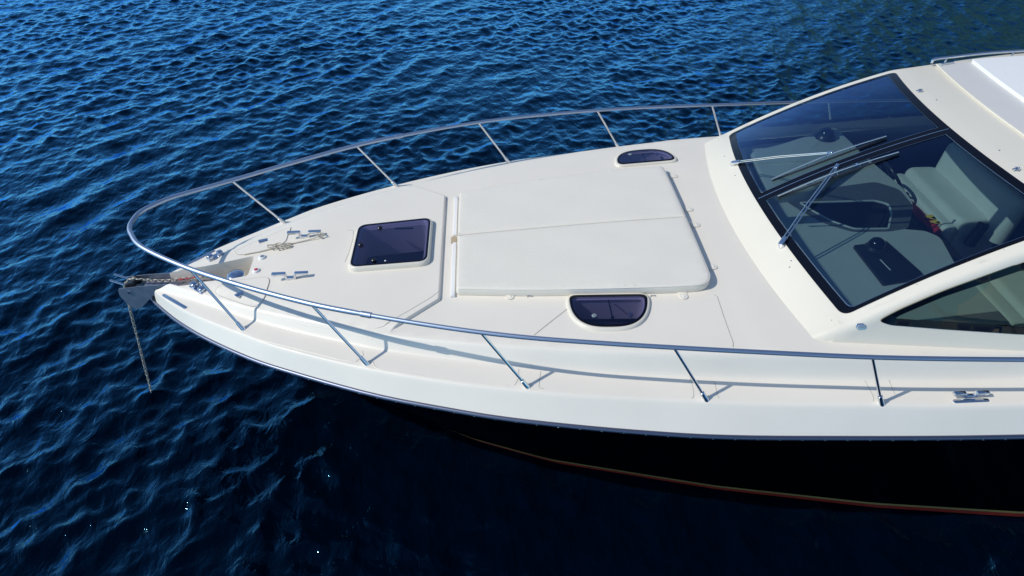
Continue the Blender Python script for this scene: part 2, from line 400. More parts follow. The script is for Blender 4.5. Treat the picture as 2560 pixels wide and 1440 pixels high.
XST = sorted(set([round(x, 4) for x in list(np.linspace(-3.055, -1.5, 84))+list(np.linspace(-1.5, 5.2, 170))+list(np.linspace(5.2, 7.6, 40))]))
def y_in(x): return max(min(max(I(x, XR, YR)-.03, .105), I(x, XB, YB)-.012), .02)
outer = [(x, y_in(x)) for x in XST]+[(x, -y_in(x)) for x in XST[::-1]]
sy = np.linspace(-1.1, 1.1, 90)
lines = [[(step_x(y)+o, y) for y in sy if step_x(y) > -3 and abs(y) < y_in(step_x(y))-.015] for o in (-.03, -.012, 0, .0035, .007, .0105, .014, .026, .044)]
V, Fc = cdt(outer, [hatch_hole, *port_holes, well_hole, sup_hole], lines, .06, lambda x, y: Vector((x, y, deck_z(x, y))))
dmb = MB(); dmb.add(V, Fc)
for sg in (1, -1):
    vs = []; nr_ = 0
    for x in XST:
        yr = I(x, XR, YR); yi = y_in(x); yk = max(I(x, XK, YK), yr+.03); yb = max(I(x, XB, YB), yk+.005); r = .018*min(1, (yb-yk)/.09)
        row = [yr-.03, yr-.016, yr-.004, yr+.006, yr+.016, yr+.026, yr+.036, yr+.048, yr+.062]
        row += [yr+.062+(yk-r-yr-.062)*k/5 for k in range(1, 6)]+[yk-r+2*r*k/6 for k in range(1, 7)]+[yk+r+(yb-yk-r)*k/4 for k in range(1, 5)]
        mono = [yi]; 
        for q in row[1:]: mono.append(min(max(q, mono[-1]+.0004), max(yb, mono[-1]+.0004)))
        nr_ = len(mono); vs += [Vector((x, sg*q, deck_z(x, q))) for q in mono]
    dmb.add(vs, [(i*nr_+j, (i+1)*nr_+j, (i+1)*nr_+j+1, i*nr_+j+1) for i in range(len(XST)-1) for j in range(nr_-1)])
deck = adopt(dmb.build('deck', M['gel'], auto=False))
bm = bmesh.new(); bm.from_mesh(deck.data); bmesh.ops.remove_doubles(bm, verts=bm.verts, dist=.0003); bmesh.ops.recalc_face_normals(bm, faces=bm.faces); bm.to_mesh(deck.data); bm.free()
# well under the windlass
well_hole = [(max(x, -3.03), y) for x, y in well_hole]
mb = MB(); n = len(well_hole)
top = [Vector((x, y, deck_z(x, y))) for x, y in well_hole]; bot = [Vector((x, y, 1.22+.05*(x+3.0))) for x, y in well_hole]
mb.add(top+bot, [(i, (i+1) % n, n+(i+1) % n, n+i) for i in range(n) if not (well_hole[i][0] < -3.02 and well_hole[(i+1) % n][0] < -3.02)]+[tuple(range(n, 2*n))])
adopt(mb.build('anchor_locker', M['gel']))
# recess liners below the hatches; cabin wells get a shade-painted grey
def liner(name, hole, depth, m, parent):
    n = len(hole); t = [Vector((x, y, deck_z(x, y)+.002)) for x, y in hole]; b = [p-Vector((0, 0, depth)) for p in t]
    return mesh_obj(name, t+b, [(i, (i+1) % n, n+(i+1) % n, n+i) for i in range(n)], m, parent)
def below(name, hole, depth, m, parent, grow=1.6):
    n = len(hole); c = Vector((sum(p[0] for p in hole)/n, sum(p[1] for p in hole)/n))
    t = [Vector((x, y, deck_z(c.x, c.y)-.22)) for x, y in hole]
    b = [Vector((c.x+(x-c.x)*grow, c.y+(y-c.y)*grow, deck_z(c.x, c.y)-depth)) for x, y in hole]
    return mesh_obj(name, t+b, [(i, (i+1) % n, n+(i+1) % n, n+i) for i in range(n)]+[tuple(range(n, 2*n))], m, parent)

# ---- hull
def hull_point(s, k):
    """s: x at the rub rail, k: 0 at rail .. 1 waterline .. beyond under water"""
    yr_, zr = (I(s, XB, YB) if s > -3.166 else 0.), I(s, XL, ZL)-drop(s)
    xw = -1.85+(s+3.166)*(8+1.85)/(8+3.166)
    yw = I(xw, [-1.85, -1.5, -1.05, -.11, .6, 2.01, 3.3, 4.53, 8], [0, .14, .36, .90, 1.18, 1.53, 1.77, 1.92, 1.98])
    if k <= 1:
        g = k**.5*.65+k*.35; gx = k**1.15
        z = zr*(1-k)
        return Vector((s+(xw-s)*gx, yr_+(yw-yr_)*g, z))
    d = k-1; return Vector((xw+d*.5*max(0, 1-(s+3.166)/4), yw*(1-.5*d), -d*.8))
ss = list(np.concatenate([-3.166+np.linspace(0, 1, 24)**1.6*1.5, np.linspace(-1.6, 7.6, 60)[1:]])); ks = list(np.linspace(0, 1, 22))+[1.25, 1.6]
for sg in (1, -1): pass
mb = MB()
for sg in (1, -1):
    vs = [Vector((p.x, p.y*sg, p.z)) for s in ss for p in [hull_point(s, k) for k in ks]]; nk = len(ks)
    mb.add(vs, [(i*nk+j, (i+1)*nk+j, (i+1)*nk+j+1, i*nk+j+1) for i in range(len(ss)-1) for j in range(nk-1)])
e0 = [Vector((p.x, p.y, p.z)) for p in [hull_point(7.6, k) for k in ks]]; e1 = [Vector((p.x, -p.y, p.z)) for p in e0]
mb.add(e0+e1, [(j, j+1, len(ks)+j+1, len(ks)+j) for j in range(len(ks)-1)])
adopt(mb.build('hull', M['hull'], auto=False))
def stripe(name, z0, z1, m, off):
    mb = MB()
    for sg in (1, -1):
        vs = []
        for s in ss:
            zr = I(s, XL, ZL)-drop(s)
            for z in (z0, z1):
                p = hull_point(s, 1-z/zr); vs.append(Vector((p.x-off*.5, (p.y+off)*sg, z)))
        mb.add(vs, [(2*i, 2*i+2, 2*i+3, 2*i+1) for i in range(len(ss)-1)])
    return adopt(mb.build(name, m, auto=False))
stripe('boot_stripe', .03, .088, M['red'], .004); stripe('gold_stripe', .090, .125, M['gold'], .004)
# ---- rub rail : half-round metal moulding with screws
xs_ = ss
for sg in (-1, 1):
    path = [Vector((s, sg*(I(s, XB, YB)+.004), I(s, XL, ZL)-drop(s)-.013)) for s in ss]
    mb = MB(); mb.tube(path, .019, 14); rr_o = adopt(mb.build('rub_rail', M['alu']))
    if sg > 0: continue
    acc = 0; src = None
    for a, b in zip(path[:-1], path[1:]):
        acc += (b-a).length
        while acc > .155:
            acc -= .155; q = b-(b-a).normalized()*acc; n_ = Vector((b.y-a.y, -(b.x-a.x), 0)).normalized(); n_ = n_ if n_.y*sg > 0 else -n_
            ax = (n_*.8+Vector((0, 0, -.25))).normalized(); c = q+ax*.018
            if q.x > 4.6: continue
            if src is None: src = MB().lathe((0, 0, 0), [(.0055, 0), (.0055, .001), (.0035, .003)], (0, 0, 1), 8).build('screw', M['trim'], rr_o); o = src
            else: o = src.copy(); COL.objects.link(o)
            o.rotation_euler = ax.to_track_quat('Z', 'Y').to_euler(); o.location = c
# ---- thin moulded seams in the deck
def seam(pxs, r=.0028, name='deck_seam', up=.0005, m='seam', sm=0):
    P = [on_deck(*q) for q in pxs]
    if sm: P = spline(P, sm)
    P = densify([tuple(p) for p in P], .04, False)
    P = [Vector((p[0], p[1], deck_z(p[0], p[1])+up)) for p in P]
    mb = MB().tube(P, r, 6); return adopt(mb.build(name, M[m]))
seam([(1335, 838), (1380, 802), (1424, 768)]); seam([(1786, 737), (1793, 742), (1812, 800), (1833, 858), (1832, 868)])
seam([(868, 575), (884, 577), (882, 598), (872, 632), (862, 655)], .0018)
seam([(1098, 728), (1080, 742), (1020, 778), (960, 815), (938, 822)], .002)
for px in ([(905, 878), (908, 888), (895, 900), (890, 905)], [(1297, 922), (1296, 945), (1290, 958), (1285, 962)], [(1352, 928), (1349, 950), (1348, 968), (1360, 972)],
           [(1725, 945), (1732, 970), (1734, 990), (1729, 996)], [(1786, 953), (1793, 985), (1797, 995)], [(2162, 952), (2175, 975), (2184, 995), (2183, 1002)], [(2222, 950), (2237, 985)]):
    seam(px, .0018, sm=5)

for px in ([(645, 848), (700, 862), (790, 884), (850, 899), (880, 903)], [(930, 903), (945, 922), (1000, 932), (1100, 947), (1200, 958), (1270, 964)], [(655, 785), (730, 805), (820, 822), (900, 840), (930, 848)]):
    seam(px, .0035, m='gel', sm=5, name='moulded_rib')
# ---- locker lids, raised 6 mm, with latch
def lid(pxs, latch_px, rot):
    P2 = [on_deck(*q) for q in pxs]; pl = [(p.x, p.y) for p in P2]; pl = [tuple(v)[:2] for v in spline([(x, y, 0) for x, y in pl], 4, True)]
    V, Fc = cdt(pl, [], [], .05, lambda x, y: Vector((x, y, deck_z(x, y)+.006)))
    n0 = len(V); ring = [Vector((x, y, deck_z(x, y)+.006)) for x, y in pl]; low = [p-Vector((0, 0, .006)) for p in ring]; n = len(ring)
    mb = MB(); mb.add(V, Fc); mb.add(ring+low, [(i, (i+1) % n, n+(i+1) % n, n+i) for i in range(n)])
    o = adopt(mb.build('locker_lid', M['gel']))
    g = MB().tube([Vector((x, y, deck_z(x, y)+.003)) for x, y in pl], .0035, 6, closed=True); g.build('lid_gap', M['seam'], o)
    c = on_deck(*latch_px, up=.008); R = Matrix.Rotation(rot, 3, 'Z')
    l = MB().box(c+Vector((0, 0, .003)), .085, .05, .007, R, .003).build('latch', M['satin'], o)
lid([(541, 734), (550, 715), (576, 705), (620, 699), (661, 694), (673, 701), (668, 722), (659, 748), (642, 764), (628, 766), (580, 751)], (600, 735), .85)
lid([(589, 629), (595, 637), (619, 635), (676, 622), (711, 606), (719, 590), (727, 571), (720, 571), (690, 583), (640, 605), (602, 622)], (658, 602), .35)

# ---- foredeck hatch
hz = lambda x, y: deck_z(x, y)
hatch = empty('deck_hatch', (0, 0, 0)); adopt(hatch)
def ringloft(name, rings, m, parent, closed=False, label=None):
    n = len(rings[0]); vs = [p for r in rings for p in r]
    fs = [(k*n+i, k*n+(i+1) % n, (k+1)*n+(i+1) % n, (k+1)*n+i) for k in range(len(rings)-1) for i in range(n)]
    return mesh_obj(name, vs, fs, m, parent, label=label)
def hat_ring(grow, z, r):
    pts = [(HATCH[0][0]-grow, HATCH[0][1]-grow), (HATCH[1][0]-grow, HATCH[1][1]+grow), (HATCH[2][0]+grow, HATCH[2][1]+grow), (HATCH[3][0]+grow, HATCH[3][1]-grow)]
    return [Vector((x, y, deck_z(x, y)+z)) for x, y in roundpoly(pts, r, 8)]
ringloft('frame', [hat_ring(.064, -.01, .10), hat_ring(.062, .024, .10), hat_ring(.055, .038, .095), hat_ring(.046, .044, .09), hat_ring(.034, .042, .08), hat_ring(.006, .030, .06), hat_ring(.0, -.12, .05)], M['gelsup'], hatch)
g = hat_ring(.038, .045, .08); mesh_obj('seal', *(lambda a, b: (a+b, [(i, (i+1) % len(a), len(a)+(i+1) % len(a), len(a)+i) for i in range(len(a))]))(hat_ring(.040, .0455, .08), hat_ring(.022, .0455, .07)), M['seal'], hatch)
gp = hat_ring(.024, .044, .07); mesh_obj('pane', gp, [tuple(range(len(gp)))], M['purple'], hatch, smooth=False)
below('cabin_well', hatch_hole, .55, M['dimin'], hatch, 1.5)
wb = liner('well_lining', hatch_hole, .30, M['gelsup'], hatch)
def knob(c, ax=(0, 0, 1), parent=None, name='latch_knob', r=.022, m='black'):
    return MB().lathe(c, [(r*.75, 0), (r, .004), (r, .014), (r*.8, .018), (r*.2, .0185)], ax, 20).build(name, M[m], parent)
for q in ((950, 571), (902, 613), (935, 652)):
    p = on_deck(*q, up=.0445); knob(p, parent=hatch)
MB().box(on_deck(1010, 571, up=.03), .17, .012, .012, None, .003).build('hinge_bar', M['black'], hatch)
o = MB().lathe(on_deck(963, 652, up=.045), [(.008, 0), (.008, .002), (.005, .003)], (0, 0, 1), 12).build('plug', M['white'], hatch)
# ---- D-shaped portholes
for P in (NP, FP):
    ph = empty('porthole', (0, 0, 0)); adopt(ph)
    R_ = lambda ins, z: [Vector((x, y, deck_z(x, y)+z)) for x, y in dpoly(P, ins)]
    nmin = min(len(dpoly(P, i)) for i in (0, .003, .012, .02, .045, .05))
    def RR(ins, z, n=90):
        pts = dpoly(P, ins); L = [0]
        for a, b in zip(pts, pts[1:]+pts[:1]): L.append(L[-1]+math.dist(a, b))
        pts = pts+pts[:1]; out = []
        for k in range(n):
            s_ = L[-1]*k/n; out.append((float(np.interp(s_, L, [p[0] for p in pts])), float(np.interp(s_, L, [p[1] for p in pts]))))
        return [Vector((x, y, deck_z(x, y)+z)) for x, y in out]
    ringloft('frame', [RR(-.022, -.004), RR(-.018, .012), RR(-.008, .020), RR(.004, .022), RR(.010, .020)], M['gelsup'], ph)
    ringloft('seal', [RR(.008, .024), RR(.012, .026), RR(.030, .026)], M['seal'], ph)
    gp = RR(.028, .0245); mesh_obj('pane', gp, [tuple(range(len(gp)))], M['purple'], ph, smooth=False)
    ringloft('well_lining', [RR(.03, .018), RR(.045, -.20)], M['gelsup'], ph)
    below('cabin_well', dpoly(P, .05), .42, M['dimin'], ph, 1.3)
    c = Vector((P['cx'], P['y']+P['s']*P['h']*.5, 0)); c.z = deck_z(c.x, c.y)
    for dxx in (-.14, .14):
        knob(Vector((c.x+dxx, c.y+P['s']*.05, c.z+.004)), parent=ph, r=.020, m='grey')
    b_ = MB(); b_.tube([Vector((c.x, P['y']+P['s']*.05, c.z+.005)), Vector((c.x, c.y+P['s']*.06, c.z+.0)), ], .006, 8); b_.lathe((c.x, c.y+P['s']*.065, c.z-.002), [(.012, 0), (.014, .01), (.006, .016)]); b_.build('stay', M['black'], ph)

# ---- superstructure surface
def hw(t): return (1.49+(t+1)*.01) if t < 0 else 1.50-.115*t
def xb(y): return 2.165+.075*y*y
def zb(y): return deck_z(2.1, y)-.004
def xg(y): return 2.375+.092*y*y
def zg(y): return 2.062-.045*y*y
def xt(y): return 3.87+.105*y*y
def zt(y): return 2.712-.026*y*y
def front(y, t):
    if t <= 0:
        s = t+1; s2 = s; x = xb(y)+(xg(y)-xb(y))*s; z = zb(y)+(zg(y)-zb(y))*(s+.22*s*(1-s))
        return Vector((x, y, z))
    if t <= 1:
        return Vector((xg(y)+(xt(y)-xg(y))*t, y, zg(y)+(zt(y)-zg(y))*t+.21*t*(1-t)))
    d = (t-1)*1.5; return Vector((xt(y)+d, y, zt(y)+.20*d-.14*d*d*2))
def Fu(u, t): return front(u*hw(t), t)
def hit_front(u, v, up=0.):
    y, t = 0., .5
    def e(y, t):
        p = front(y, t)+Vector((-.35, 0, .93))*up; d = p-CAM; z = d.dot(FW); return Vector((1280+F_PX*d.dot(RT)/z-u, 720-F_PX*d.dot(UP)/z-v))
    for i in range(25):
        r = e(y, t); h = 1e-4; a = (e(y+h, t)-r)/h; b = (e(y, t+h)-r)/h; D = a.x*b.y-a.y*b.x
        y -= max(-.4, min(.4, (r.x*b.y-r.y*b.x)/D)); t -= max(-.3, min(.3, (a.x*r.y-a.y*r.x)/D)); t = max(-1.2, min(1.2, t))
    return front(y, t)+Vector((-.35, 0, .93))*up, y, t
T1 = 1.08
# glass opening in (y,t) : built per side so corners are rounded in real size
def gw(t): return hw(t)-.042
def opening(ins_side, ins_bot, ins_top, rad):
    L = 1.62
    t0, t1 = ins_bot/L, 1-ins_top/L
    pts = []
    m = 14
    def side(sg, ts): return [(sg*(gw(t)-ins_side), t) for t in ts]
    c = [( -(gw(t0)-ins_side), t0*L), ((gw(t0)-ins_side), t0*L), ((gw(t1)-ins_side), t1*L), (-(gw(t1)-ins_side), t1*L)]
    return [(y, s/L) for y, s in densify(roundpoly(c, rad, 6), .06)]
def pane_poly(sg, ins_side, ins_bot, ins_top, mull, rad):
    L = 1.62; t0, t1 = ins_bot/L, 1-ins_top/L
    c = [(sg*mull, t0*L), (sg*(gw(t0)-ins_side), t0*L), (sg*(gw(t1)-ins_side), t1*L), (sg*mull, t1*L)]
    return [(y, s/L) for y, s in densify(roundpoly(c, [.01, rad, rad, .01], 6), .06)]
ST = 1.6
def cdt_front(outer, holes, d, up=0.):
    sc = lambda pl: [(y, t*ST) for y, t in pl]
    nrm = Vector((-.35, 0, .93))
    return cdt(sc(outer), [sc(h) for h in holes], [], d, lambda y, s: front(y, s/ST)+nrm*up)
ts = list(np.linspace(-1, T1, 46))
edge = [(-hw(t), t) for t in ts]+[(y, T1) for y in np.linspace(-hw(T1), hw(T1), 40)[1:-1]]+[(hw(t), t) for t in ts[::-1]]+[(y, -1) for y in np.linspace(hw(-1), -hw(-1), 40)[1:-1]]
gl_open = opening(0, 0, 0, .07)
shell = MB(); shell.add(*cdt_front(edge, [gl_open], .07))
# roof
RX = [3.9, 4.2, 4.6, 5.2, 6, 7.2]; 
def roof_hw(x): return I(x, [3.9, 4.1, 4.5, 5.2, 7.2], [hw(T1), 1.39, 1.43, 1.47, 1.5])
def roof_pt(u, r):   # r 0..1 aft
    y0 = u*hw(T1); f = front(y0, T1); xe = 7.2; x = f.x+(xe-f.x)*r; d = x-f.x; y = u*(hw(T1)+(1.50-hw(T1))*sstep(d/1.5))
    return Vector((x, y, f.z+.13*d*math.exp(-d*.45)-.02*d*(abs(u)**2)*.0))
rr = [0, .02, .05, .09, .14, .2, .27, .35, .45, .55, .65, .75, .88, 1]; uu = list(np.linspace(-1, 1, 41))
vs = [roof_pt(u, r) for r in rr for u in uu]; nu = len(uu)
shell.add(vs, [(i*nu+j, i*nu+j+1, (i+1)*nu+j+1, (i+1)*nu+j) for i in range(len(rr)-1) for j in range(nu-1)])
# rounded shoulder between front/roof and the cabin sides
def shoulder(sg):
    rows = []
    for t in ts: 
        k = sstep((t+1)/.5); p = Fu(sg, t); rows.append((p, p+Vector((-.02*k, sg*(.045+.02*k), .0)), p+Vector((0, sg*(.055+.03*k), -.012-.073*k))))
    for r in rr[1:]:
        p = roof_pt(sg, r); rows.append((p, p+Vector((0, sg*.07, 0)), p+Vector((0, sg*.085, -.085))))
    return rows
SHO = {}
for sg in (-1, 1):
    rows = shoulder(sg); SHO[sg] = [c for a, b, c in rows]; vs = []; K = 7
    for a, b, c in rows:
        for k in range(K): t = k/(K-1); vs.append(a*(1-t)**2+b*2*t*(1-t)+c*t*t)
    shell.add(vs, [(i*K+k, i*K+k+1, (i+1)*K+k+1, (i+1)*K+k) for i in range(len(rows)-1) for k in range(K-1)])
# cabin sides (y as a function of x,z) with window opening
SX = [p.x for p in SHO[-1]]; SY = [-p.y for p in SHO[-1]]; SZ = [p.z for p in SHO[-1]]
def side_y(x, z):
    yb_ = 1.566+.128*max(0, min(2.0, x-2.334)); zb_ = deck_z(x, yb_)-.004; yt_, zt_ = I(x, SX, SY), I(x, SX, SZ)
    k = (z-zb_)/max(.02, zt_-zb_); k = max(-.3, min(1.02, k)); return yb_+(yt_-yb_)*k
def hit_side(u, v):
    y = -1.6
    for i in range(40): p = at_y(u, v, y); y = .6*y-.4*side_y(p.x, p.z)
    return p
wpx = [(2194, 803), (2241, 777), (2352, 729), (2560, 654)]; wpb = [(2560, 836), (2352, 822), (2225, 812)]
wt = [hit_side(*q) for q in wpx]; wbm = [hit_side(*q) for q in wpb]
dt = (wt[-1]-wt[-2]).normalized(); aft_top = wt[-1]+dt*.35; aft_bot = wbm[0]+Vector((1.25, 0, .05))
win = [(p.x, p.z) for p in wt]+[(aft_top.x, aft_top.z-.02), (aft_bot.x, aft_top.z-.06), (aft_bot.x, aft_bot.z)]+[(p.x, p.z) for p in wbm]
win_hole = densify(roundpoly(win, [.05, .1, .1, .2, .2, .08, .08, .1, .1, .03], 5), .06)
def inset_poly(pl, d):
    n = len(pl); A = sum(pl[i-1][0]*pl[i][1]-pl[i][0]*pl[i-1][1] for i in range(n)); sg = 1 if A > 0 else -1; out = []
    for i in range(n):
        a, b, c = Vector(pl[i-1]), Vector(pl[i]), Vector(pl[(i+1) % n]); t = (c-a).normalized(); out.append((b.x-sg*t.y*d, b.y+sg*t.x*d))
    return out
xs_t = [(p.x, p.z) for p in SHO[-1] if p.x > 2.40]
side_outer = [(2.36, deck_z(2.36, 1.566)-.004)]+xs_t+[(x, deck_z(x, 1.566+.128*max(0, min(2., x-2.334)))-.004) for x in np.linspace(7.2, 2.45, 60)]
tip = [min(win_hole, key=lambda p: p[0])]
inner = [p for p in inset_poly(win_hole, .052)]
tipx = min(p[0] for p in win_hole)+.10
inner = [p for p in inner if p[0] > tipx]
for sg in (-1, 1):
    shell.add(*cdt(side_outer, [win_hole], [], .09, lambda x, z: Vector((x, sg*side_y(x, z), z))))
sup = adopt(shell.build('superstructure', M['gelsup'], auto=False))
bm = bmesh.new(); bm.from_mesh(sup.data); bmesh.ops.remove_doubles(bm, verts=bm.verts, dist=.004); bmesh.ops.recalc_face_normals(bm, faces=bm.faces); bm.to_mesh(sup.data); bm.free()
for sg in (-1, 1):
    fr2 = empty('side_window', (0, 0, 0)); adopt(fr2)
    mesh_obj('seal', *cdt(win_hole, [inner], [], .08, lambda x, z: Vector((x, sg*(side_y(x, z)+.004), z))), M['seal'], fr2)
    mesh_obj('pane', *cdt(win_hole, [], [], .12, lambda x, z: Vector((x, sg*(side_y(x, z)-.003), z))), M['sideglass'], fr2)
# windscreen
wsn = empty('windscreen', (0, 0, 0)); adopt(wsn)
pn = [pane_poly(sg, .028, .062, .075, .060, .05) for sg in (-1, 1)]
mesh_obj('seal', *cdt_front(gl_open, pn, .08, .004), M['seal'], wsn)
for sg in (-1, 1):
    p_ = pane_poly(sg, .012, .03, .03, .03, .06)
    mesh_obj('pane', *cdt_front(p_, [], .09, -.001), M['glass'], wsn)
MB().tube([front(0, t)+Vector((0, 0, .008)) for t in np.linspace(.01, .985, 24)], .0032, 6).build('centre_trim', M['trim'], wsn)
# thin light line along the inner edge of the glazing band
for sg in (-1, 1):
    pl = pane_poly(sg, .030, .066, .079, .064, .05)
    MB().tube([front(y, t)+Vector((0, 0, .0055)) for y, t in pl], .0014, 5, closed=True).build('bead', M['satin'], wsn)

# ---- wipers
def wiper(pivot, arm_end, b0, b1):
    wp = empty('wiper', (0, 0, 0)); adopt(wp)
    P, py_, pt = hit_front(*pivot, up=.02); nrm = Vector((-.35, 0, .93)).normalized(); E_, _, _ = hit_front(*arm_end, up=.05)
    d = (E_-P).normalized(); sdv = d.cross(nrm).normalized()
    mb = MB(); mb.lathe(P-nrm*.03, [(.022, 0), (.024, .012), (.020, .03), (.012, .036)], nrm); mb.box(P+d*.03+nrm*.012, .09, .042, .022, Matrix((d, sdv, nrm)).transposed(), .006); mb.build('pivot', M['steel'], wp)
    for o_ in (-.013, .013):
        mb = MB(); mb.tube([P+sdv*o_+nrm*.012, P.lerp(E_, .5)+sdv*o_*.95+nrm*.018, E_+sdv*o_*.7], .0062, 8); mb.build('arm', M['steel'], wp)
    A, _, _ = hit_front(*b0, up=.022); B, _, _ = hit_front(*b1, up=.022); n = 16; top_ = []; low = []
    for k in range(n+1):
        t = k/n; q = A.lerp(B, t); hgt = .016+.028*math.sin(math.pi*t)
        top_.append(q+nrm*hgt)
    for k in range(n+1):
        t = k/n; px = (b0[0]+(b1[0]-b0[0])*t, b0[1]+(b1[1]-b0[1])*t); low.append(hit_front(*px, up=.012)[0])
    bl = MB(); bl.tube(top_, .005, 8); 
    for k in (2, 5, 8, 11, 14): bl.tube([top_[k], low[k]], .003, 6)
    bl.build('blade_carrier', M['steel'], wp)
    MB().tube(low, .0085, 6).build('blade', M['rubber'], wp)
    MB().box(E_, .05, .03, .02, Matrix((d, sdv, nrm)).transposed(), .004).build('arm_clip', M['steel'], wp)
wiper((1953, 612), (2092, 416), (1945, 494), (2247, 384)); wiper((1832, 409), (2074, 382), (1930, 452), (2216, 344))
# small fixings on the cabin
def fixing(c, nrm=(0, 0, 1), r=.008, name='screw_plug', m='satin'): return adopt(MB().lathe(c, [(r, 0), (r, .002), (r*.6, .004)], nrm, 10).build(name, M[m]))
for q in ((1811, 391), (1838, 439), (1978, 652), (1974, 668)): fixing(hit_front(*q, up=0)[0], (-.6, 0, .8), .006)
for q in ((2079, 801),): fixing(hit_front(*q, up=-.004)[0], (-.6, -.1, .8), .006)
for q in ((2293, 712), (2510, 625)): fixing(hit_front(*q, up=-.004)[0], (-.2, -.3, .9), .006)
nl_ = empty('side_lamp', (0, 0, 0)); adopt(nl_); c = hit_side(2157, 817)-Vector((0, -.89, .45))*.018
Rm_ = Matrix((Vector((1, 0, .0)), Vector((0, .45, .89)), Vector((0, -.89, .45)))).transposed()
def stadium(L, W, n=8):
    out = []
    for k in range(n+1): a = -math.pi/2+math.pi*k/n; out.append((L/2-W/2+W/2*math.cos(a), W/2*math.sin(a)))
    for k in range(n+1): a = math.pi/2+math.pi*k/n; out.append((-L/2+W/2+W/2*math.cos(a), W/2*math.sin(a)))
    return out
MB().prism([c+Rm_@Vector((x, y, -.002)) for x, y in stadium(.088, .046)], Rm_@Vector((0, 0, 1)), .010, .004).build('bezel', M['steel'], nl_)
MB().prism([c+Rm_@Vector((x, y, .006)) for x, y in stadium(.066, .026)], Rm_@Vector((0, 0, 1)), .005, .002).build('lens', M['lamp'], nl_)
MB().prism([c+Rm_@Vector((x, y, .009)) for x, y in stadium(.05, .006)], Rm_@Vector((0, 0, 1)), .004, .001).build('lens_bar', M['trim'], nl_)

# ---- roof fittings
def roof_z(x, y):
    u = max(-1, min(1, y/1.45)); f = front(u*hw(T1), T1); d = max(0, x-f.x); return f.z+.13*d*math.exp(-d*.45)
def on_roof(u, v, up=0.):
    z = 2.75
    for i in range(30): p = at_z(u, v, z+up); z = roof_z(p.x, p.y)
    return at_z(u, v, z+up)
a, b = on_roof(2344, 163), on_roof(2560, 340)
def roof_sheet(name, pl, h, m, d=.1):
    V, Fc = cdt(pl, [], [], d, lambda x, y: Vector((x, y, roof_z(x, y)+h))); n = len(pl)
    ring = [Vector((x, y, roof_z(x, y)+h)) for x, y in pl]; low = [p-Vector((0, 0, h+.005)) for p in ring]
    mb = MB(); mb.add(V, Fc); mb.add(ring+low, [(i, (i+1) % n, n+(i+1) % n, n+i) for i in range(n)]); return adopt(mb.build(name, m))
sx0 = a.x; sy0 = a.y; sxm = b.x
def sfront(y, off=0): return sxm+off+(sx0-sxm)*((abs(y))/max(.2, abs(sy0)))**2
pl = [(sfront(y), y) for y in np.linspace(-sy0, sy0, 24)]+[(7.0, sy0), (7.0, -sy0)]
roof_sheet('sunroof_panel', densify(roundpoly(pl, .004), .09), .014, M['panelgrey'])
adopt(MB().tube([Vector((x, y, roof_z(x, y)+.008)) for x, y in [(sfront(y)-.012, y) for y in np.linspace(-sy0, sy0, 30)]], .009, 8).build('sunroof_gasket', M['gelsup']))
c1 = on_roof(2400, 152).x; c2 = on_roof(2560, 262).x
pl = [(c2+(c1-c2)*(abs(y)/1.1)**2, y) for y in np.linspace(-sy0+.05, sy0-.05, 24)]+[(6.9, sy0-.05), (6.9, -sy0+.05)]
roof_sheet('sunroof_cover', densify(pl, .09), .045, M['cover'])
p1, p2 = on_roof(2353, 160, .03), on_roof(2384, 155, .03)
adopt(MB().tube([p1-Vector((0, 0, .02)), p1, p2, p2-Vector((0, 0, .02))], .008, 8).build('grab_handle', M['steel']))
for sg in (1, -1):
    y_ = 1.36; hr = []
    for x in np.linspace(4.42, 6.9, 14): hr.append(Vector((x, sg*(y_+.03*sstep((x-4.42)/.6)), roof_z(x, y_)+.065)))
    hr = [Vector((4.40, sg*y_, roof_z(4.4, y_)+.03))]+hr
    o = adopt(MB().tube(spline(hr, 3), .014, 10).build('roof_handrail', M['steel']))
    for x in (4.55, 5.2, 5.9, 6.6):
        MB().tube([Vector((x, sg*(y_+.02), roof_z(x, y_)-.01)), Vector((x, sg*(y_+.02), roof_z(x, y_)+.065))], .010, 8).build('bracket', M['steel'], o)
def roof_cleat(q):
    c = on_roof(*q); mb = MB(); mb.lathe(c, [(.016, 0), (.014, .006), (.007, .010)]); mb.tube([c+Vector((-.035, -.01, .006)), c+Vector((0, 0, .012)), c+Vector((.012, .012, .010))], .005, 8); mb.tube([c+Vector((.0, -.022, .006)), c+Vector((.022, 0, .014)), c+Vector((.0, .02, .006))], .004, 8)
    adopt(mb.build('canvas_hook', M['satin']))
for q in ((2299, 227), (2540, 423)): roof_cleat(q)
for q in ((2341, 250), (2498, 376), (2336, 163)): fixing(on_roof(*q), r=.007)

# ---- interior
dashz = 1.80
def dp(u, v, z=dashz): p = at_z(u, v, z); return (p.x, p.y)
dpoly_ = [(2.36+.085*y*y, y) for y in np.linspace(-1.38, 1.40, 30)]
far_edge = [(3.0, 1.56), (3.95, 1.66), (4.02, .95), dp(2255, 468), dp(2282, 505), dp(2278, 548), dp(2262, 573), dp(2312, 577), dp(2350, 592), dp(2392, 668), (3.93, -1.42)]
pl = densify(roundpoly(dpoly_+far_edge, [0]*30+[.02, .05, .2, .05, .07, .07, .02, .03, .08, .1, .05], 5), .08)
cw_hole = densify(roundpoly([dp(*q) for q in ((2000, 508), (2186, 503), (2222, 512), (2229, 535), (2221, 573), (2135, 574), (2075, 553), (2025, 525))], [.02, .03, .05, .04, .02, .04, .06, .05], 4), .05)
V, Fc = cdt(pl, [cw_hole], [], .07, lambda x, y: Vector((x, y, dashz)))
mb = MB(); mb.add(V, Fc); n = len(pl)
ring = [Vector((x, y, dashz)) for x, y in pl]; low = [p-Vector((0, 0, .35)) for p in ring]
adopt(mb.build('dashboard', M['dash']))
